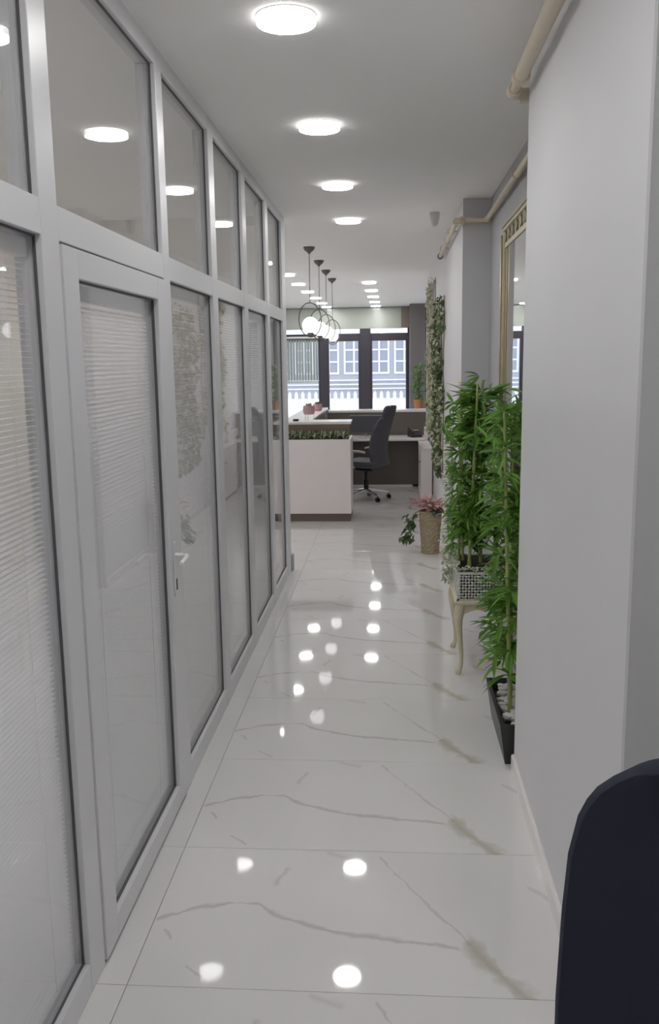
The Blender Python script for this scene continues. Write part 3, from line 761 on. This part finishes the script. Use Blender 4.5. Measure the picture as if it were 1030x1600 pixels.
obj('raised_top', B((-.925, .525, 12.84, 13.18, 1.047, 1.080), bev=.004), 'countertop', dk)
obj('worktop', B((-.90, .465, 12.22, 12.858, .685, .715), bev=.004), 'countertop', dk)
obj('modesty_panel', B((-.90, .42, 12.55, 12.57, .03, .684)), 'deskdark', dk)
obj('foot_strip', B((-.90, .30, 12.53, 12.549, 0, .03)), 'whiteplastic', dk)
obj('side_cheek', B((.47, .505, 12.20, 12.858, .0, .84), bev=.002), 'counterwhite', dk)
cb = empty('side_cabinet', (0, 0, 0), label='low white cabinet against the ivy wall behind the basket', cat='cabinet')
obj('body', B((.372, .515, 11.15, 12.15, .04, .672), bev=.003), 'counterwhite', cb)
obj('cabinet_top', B((.366, .515, 11.14, 12.16, .673, .69), bev=.002), 'countertop', cb)
obj('plinth', B((.39, .515, 11.17, 12.13, 0, .04)), 'plinth', cb)
bm = bmesh.new(); tube(bm, [(.370, 11.30, .50), (.355, 11.30, .50)], [.006, .011], 10); obj('knob', bm, 'black', cb, True)

mo = empty('monitor', (-.36, 12.45, .715), label='grey computer monitor standing on the white worktop', cat='monitor')
obj('monitor_case', B((-.22, .22, -.012, .022, .07, .315), bev=.006), 'screen', mo)
obj('bezel', B((-.222, .222, -.016, -.010, .308, .32)), 'greyplastic', mo)
bm = bmesh.new(); tube(bm, [(0, .03, .008), (0, .035, .15)], .015, 10); obj('stand_neck', bm, 'greyplastic', mo, True)
bm = bmesh.new(); lathe(bm, [(.10, 0), (.10, .006), (.03, .012)], 24); obj('stand_foot', bm, 'greyplastic', mo, True)
ph = empty('desk_phone', (.33, 12.52, .715), .3, label='black desk telephone at the end of the worktop', cat='telephone')
bm = bmesh.new(); prism(bm, [(-.09, 0), (.09, 0), (.09, .085), (.06, .09), (-.09, .03)], -.08, .08, 'x'); obj('phone_body', bm, 'black', ph)
bm = bmesh.new(); tube(bm, [(-.055, -.09, .06), (-.055, -.08, .085), (-.055, 0, .105), (-.055, .07, .125), (-.055, .085, .105)], [.022, .018, .013, .018, .022], 10); obj('handset', bm, 'black', ph, True)
obj('display', B((.0, .07, .03, .075, .0855, .092)), 'rail', ph)

# succulents in the counter trough
SU = leaf_mesh('leaf', 'bushleaf', .085, .036, fold=.4, droop=-.1)
SP = leaf_mesh('leaf', 'paleleaf', .085, .038, fold=.4, droop=-.1)
def rosette(x, y, me_a, me_b, label):
    e = empty('trough_plant', (x, y, .90), label=label, cat='plant', group='small plants in the counter trough')
    for k in range(18):
        a = k*2.4; el = .5+.045*k
        o = bpy.data.objects.new('leaf', me_a if k % 2 else me_b); COL.objects.link(o); o.parent = e
        o.matrix_local = leaf_mat(Vector((.012*math.cos(a), .012*math.sin(a), .012+.002*k)), a, el, 0, rng.uniform(.75, 1.15))
    bm = bmesh.new(); tube(bm, [(0, 0, 0), (0, 0, .03)], .008, 6); obj('stem', bm, 'stem', e)
ORD = ords + ['ninth', 'tenth', 'eleventh', 'twelfth', 'thirteenth', 'fourteenth']
for k in range(14):
    rosette(-1.60+.083*k+rng.uniform(-.01, .01), 9.875+rng.uniform(-.015, .015), *((SU, SP) if k % 2 else (SP, SU)), f'{"dark" if k % 2 else "pale"} rosette in the counter trough, {ORD[13-k]} from its open end')

# pink pots on the counter
def pink_pot(loc, label, s, legs):
    e = empty('pink_pot', loc, label=label, cat='pot')
    zb = .075*s if legs else 0
    bm = bmesh.new(); lathe(bm, [(.045*s, zb), (.062*s, zb+.008*s), (.068*s, zb+.04*s), (.066*s, zb+.09*s), (.060*s, zb+.10*s), (.055*s, zb+.098*s), (.055*s, zb+.08*s)], 24); obj('pot_body', bm, 'pinkpot', e, True)
    if legs:
        for k in range(3):
            a = k*2.1+.4; bm = bmesh.new(); tube(bm, [(.05*s*math.cos(a), .05*s*math.sin(a), zb+.02*s), (.062*s*math.cos(a), .062*s*math.sin(a), 0)], [.005*s, .0035*s], 8); obj('leg', bm, 'whiteplastic', e, True)
    for k in range(12):
        a = k*2.4; o = bpy.data.objects.new('leaf', SP if legs else SU); COL.objects.link(o); o.parent = e; o.matrix_local = leaf_mat(Vector((.02*s*math.cos(a), .02*s*math.sin(a), zb+.085*s)), a, .5+.06*k, 0, s*.6)
    return e
pink_pot((-.945, 10.10, 1.117), 'pink pot on thin legs standing on the counter top', 1.0, True)
pink_pot((-1.02, 12.2, 1.117), 'smaller pink pot farther back on the counter top', .95, False)
bm = bmesh.new(); lathe(bm, [(.028, 0), (.034, .006), (.036, .02), (.032, .022), (.028, .010)], 20)
obj('small_dish', bm, 'black', None, True, 'small dark dish on the white counter top', 'dish', loc=(-1.10, 10.12, 1.117))

# ------------------------------------------------------------------ pendants
def pendant(x, y, zg, label):
    e = empty('pendant_lamp', (x, y, ZC), label=label, cat='pendant lamp', group='globe pendants over the counter')
    bm = bmesh.new(); lathe(bm, [(.058, 0), (.060, -.012), (.045, -.035), (.018, -.055), (.008, -.07)], 24); obj('canopy', bm, 'bronze', e, True)
    top = zg+.228-ZC
    bm = bmesh.new(); tube(bm, [(0, 0, -.06), (0, 0, top)], .004, 6); obj('cord', bm, 'cord', e)
    bm = bmesh.new(); torus(bm, (0, 0, top-.175), .175, .0055, 'y', 44, 8, rot=.93); obj('ring', bm, 'bronze', e, True)
    bm = bmesh.new(); sphere(bm, (0, 0, zg-ZC), .085, 16, 10); obj('globe', bm, 'globe', e, True)
    bm = bmesh.new(); lathe(bm, [(.03, zg-.100-ZC), (.032, zg-.088-ZC), (.03, zg-.075-ZC)], 16); obj('globe_holder', bm, 'bronze', e, True)
for k, (y, zg) in enumerate(((9.375, 2.168), (10.62, 2.17), (11.75, 2.165), (12.94, 2.15))):
    pendant(-.845, y, zg, f'white globe pendant in a bronze ring, {ords[k]} from the partition end')

# ------------------------------------------------------------------ far plant by the window
fp = empty('potted_plant', (.55, 18.0, 0), label='leafy green plant in terracotta pot before the dark pillar', cat='plant')
bm = bmesh.new(); lathe(bm, [(.12, 0), (.13, .02), (.05, .10), (.05, .70), (.12, .78), (.12, .80)], 24); obj('pedestal', bm, 'counterwhite', fp, True)
bm = bmesh.new(); lathe(bm, [(.075, .80), (.10, .98), (.11, 1.0), (.10, 1.0), (.095, .97)], 24); obj('pot_body', bm, 'orange', fp, True)
GL = leaf_mesh('leaf', 'greenleaf', .16, .06)
for k in range(150):
    z = 1.0+rng.random()*.68; a = rng.uniform(0, 6.3); r = rng.uniform(0, .07)
    o = bpy.data.objects.new('leaf', GL); COL.objects.link(o); o.parent = fp
    o.matrix_local = leaf_mat(Vector((r*math.cos(a)-.02, r*math.sin(a), z)), a-PI/2, rng.uniform(-.5, .8), rng.uniform(-.5, .5), rng.uniform(.5, .85))
for k in range(3):
    bm = bmesh.new(); tube(bm, [(0, .02*k, .96), (.02*(k-1), .02*k, 1.35), (.03*(k-1), 0, 1.66)], .007, 6); obj('stem', bm, 'stem', fp, True)

# ------------------------------------------------------------------ office chairs
def back_panel(bm, rows, th, bow, ncol=14):
    # rows: (z, half width, y offset); rounded slab that bows across its width
    def pt(u, r, s):
        z, hw, yo = r; k = (1-abs(u)**6)
        return Vector((u*hw, yo + bow*u*u + s*th/2*max(.15, k)**.5, z))
    A = []; C = []
    for r in rows:
        A.append([bm.verts.new(pt(-1+2*j/ncol, r, -1)) for j in range(ncol+1)]); C.append([bm.verts.new(pt(-1+2*j/ncol, r, 1)) for j in range(ncol+1)])
    n = len(rows)
    for i in range(n-1):
        for j in range(ncol):
            bm.faces.new((A[i][j], A[i][j+1], A[i+1][j+1], A[i+1][j])); bm.faces.new((C[i][j], C[i+1][j], C[i+1][j+1], C[i][j+1]))
        bm.faces.new((A[i][0], A[i+1][0], C[i+1][0], C[i][0])); bm.faces.new((A[i][-1], C[i][-1], C[i+1][-1], A[i+1][-1]))
    for i in (0, n-1):
        for j in range(ncol): bm.faces.new((A[i][j], C[i][j], C[i][j+1], A[i][j+1]))
def chair_base(e, mat_base, mat_c, zseat, spread=.30):
    bm = bmesh.new(); tube(bm, [(0, 0, .10), (0, 0, .13), (0, 0, .26), (0, 0, .261), (0, 0, zseat-.06)], [.032, .032, .030, .020, .020], 14); obj('column', bm, mat_c, e, True)
    for k in range(5):
        a = k*2*PI/5+.35; c, s = math.cos(a), math.sin(a)
        bm = bmesh.new(); tube(bm, [(.02*c, .02*s, .115), (.12*c, .12*s, .105), (spread*c, spread*s, .078)], [.028, .022, .015], 8); sp_ = obj('spoke', bm, mat_base, e, True)
        bm = bmesh.new()
        for dd in (-.014, .014):
            q = Vector((-s, c, 0)); cc = Vector((spread*c, spread*s, .028)); tube(bm, [cc+q*(dd-.008), cc+q*(dd+.008)], .028, 14)
        tube(bm, [(spread*c, spread*s, .03), (spread*c, spread*s, .075)], .008, 8)
        obj('caster', bm, 'black', sp_, True)
# dark chair close to the viewer
fc = empty('office_chair', (.512, 1.29, 0), PI, label='navy black high-backed office chair close to the wide pillar', cat='chair')
rows = [(.60, .20, .02), (.63, .235, .01), (.70, .254, 0), (.80, .254, 0), (.95, .249, 0), (1.05, .243, .004), (1.115, .231, .008), (1.143, .219, .01), (1.164, .205, .012), (1.183, .182, .014), (1.196, .158, .016), (1.203, .125, .017), (1.207, .08, .018)]
bm = bmesh.new(); back_panel(bm, rows, .06, .035, 18); bo = obj('backrest', bm, 'fabric', fc, True)
bm = bmesh.new(); bx(bm, -.11, .11, -.075, -.02, .62, .86, bev=.02, seg=3); bk = obj('back_bracket', bm, 'black', fc, True)
bm = bmesh.new(); tube(bm, [(-.10, -.085, .80), (-.075, -.088, .775), (-.04, -.088, .74)], [.008, .010, .010], 8); obj('lever', bm, 'screen', bk, True)
bm = bmesh.new(); tube(bm, [(0, -.04, .66), (0, -.07, .52), (0, -.02, .43), (0, .12, .40)], [.03, .03, .03, .03], 10); obj('back_support', bm, 'black', fc, True)
bm = bmesh.new(); bx(bm, -.245, .245, .06, .53, .42, .50, bev=.035, seg=3); obj('seat', bm, 'fabric', fc, True)
cbase = empty('x'); bpy.data.objects.remove(cbase)
bm = bmesh.new(); tube(bm, [(0, .28, .10), (0, .28, .41)], [.03, .022], 14); obj('column', bm, 'black', fc, True)
for k in range(5):
    a = k*2*PI/5+.3; c, s = math.cos(a), math.sin(a); o_ = Vector((0, .28, 0))
    bm = bmesh.new(); tube(bm, [o_+Vector((.02*c, .02*s, .115)), o_+Vector((.14*c, .14*s, .10)), o_+Vector((.27*c, .27*s, .078))], [.028, .022, .015], 8); sp_ = obj('spoke', bm, 'black', fc, True)
    bm = bmesh.new(); q = Vector((-s, c, 0)); cc = o_+Vector((.27*c, .27*s, .028)); tube(bm, [cc-q*.022, cc+q*.022], .028, 14); tube(bm, [cc, cc+Vector((0, 0, .045))], .008, 8); obj('caster', bm, 'black', sp_, True)
# reception chair, turned towards the counter's side run (its local +y is the sitting direction)
ch = empty('office_chair', (-.33, 11.42, 0), 1.12, label='dark grey high-backed swivel chair behind the reception counter', cat='chair')
bm = bmesh.new(); bx(bm, -.25, .25, -.24, .26, .43, .52, bev=.035, seg=3); obj('seat', bm, 'chairgrey', ch, True)
rows = [(.50, .19, -.235), (.53, .22, -.235), (.64, .235, -.225), (.78, .235, -.235), (.92, .225, -.275), (1.02, .20, -.315), (1.06, .17, -.335), (1.075, .13, -.342)]
bm = bmesh.new(); back_panel(bm, rows, .07, .05); obj('backrest', bm, 'chairgrey', ch, True)
rows = [(1.06, .10, -.335), (1.075, .13, -.340), (1.13, .145, -.355), (1.19, .14, -.372), (1.215, .12, -.38), (1.225, .08, -.384)]
bm = bmesh.new(); back_panel(bm, rows, .075, .03, 10); obj('headrest', bm, 'chairgrey', ch, True)
for s in (-1, 1):
    bm = bmesh.new(); tube(bm, [(s*.24, .05, .44), (s*.285, .05, .46), (s*.295, .04, .56), (s*.295, .03, .64)], [.014, .014, .013, .013], 8); ar = obj('armrest', bm, 'chrome', ch, True)
    bm = bmesh.new(); tube(bm, [(s*.295, -.14, .640), (s*.295, -.06, .650), (s*.295, .08, .652), (s*.295, .17, .632)], [.014, .019, .019, .014], 8); obj('arm_pad', bm, 'greyplastic', ar, True)
bm = bmesh.new(); bx(bm, -.09, .09, -.12, .12, .375, .43, bev=.015); obj('tilt_mechanism', bm, 'black', ch, True)
chair_base(ch, 'chrome', 'black', .46, .30)
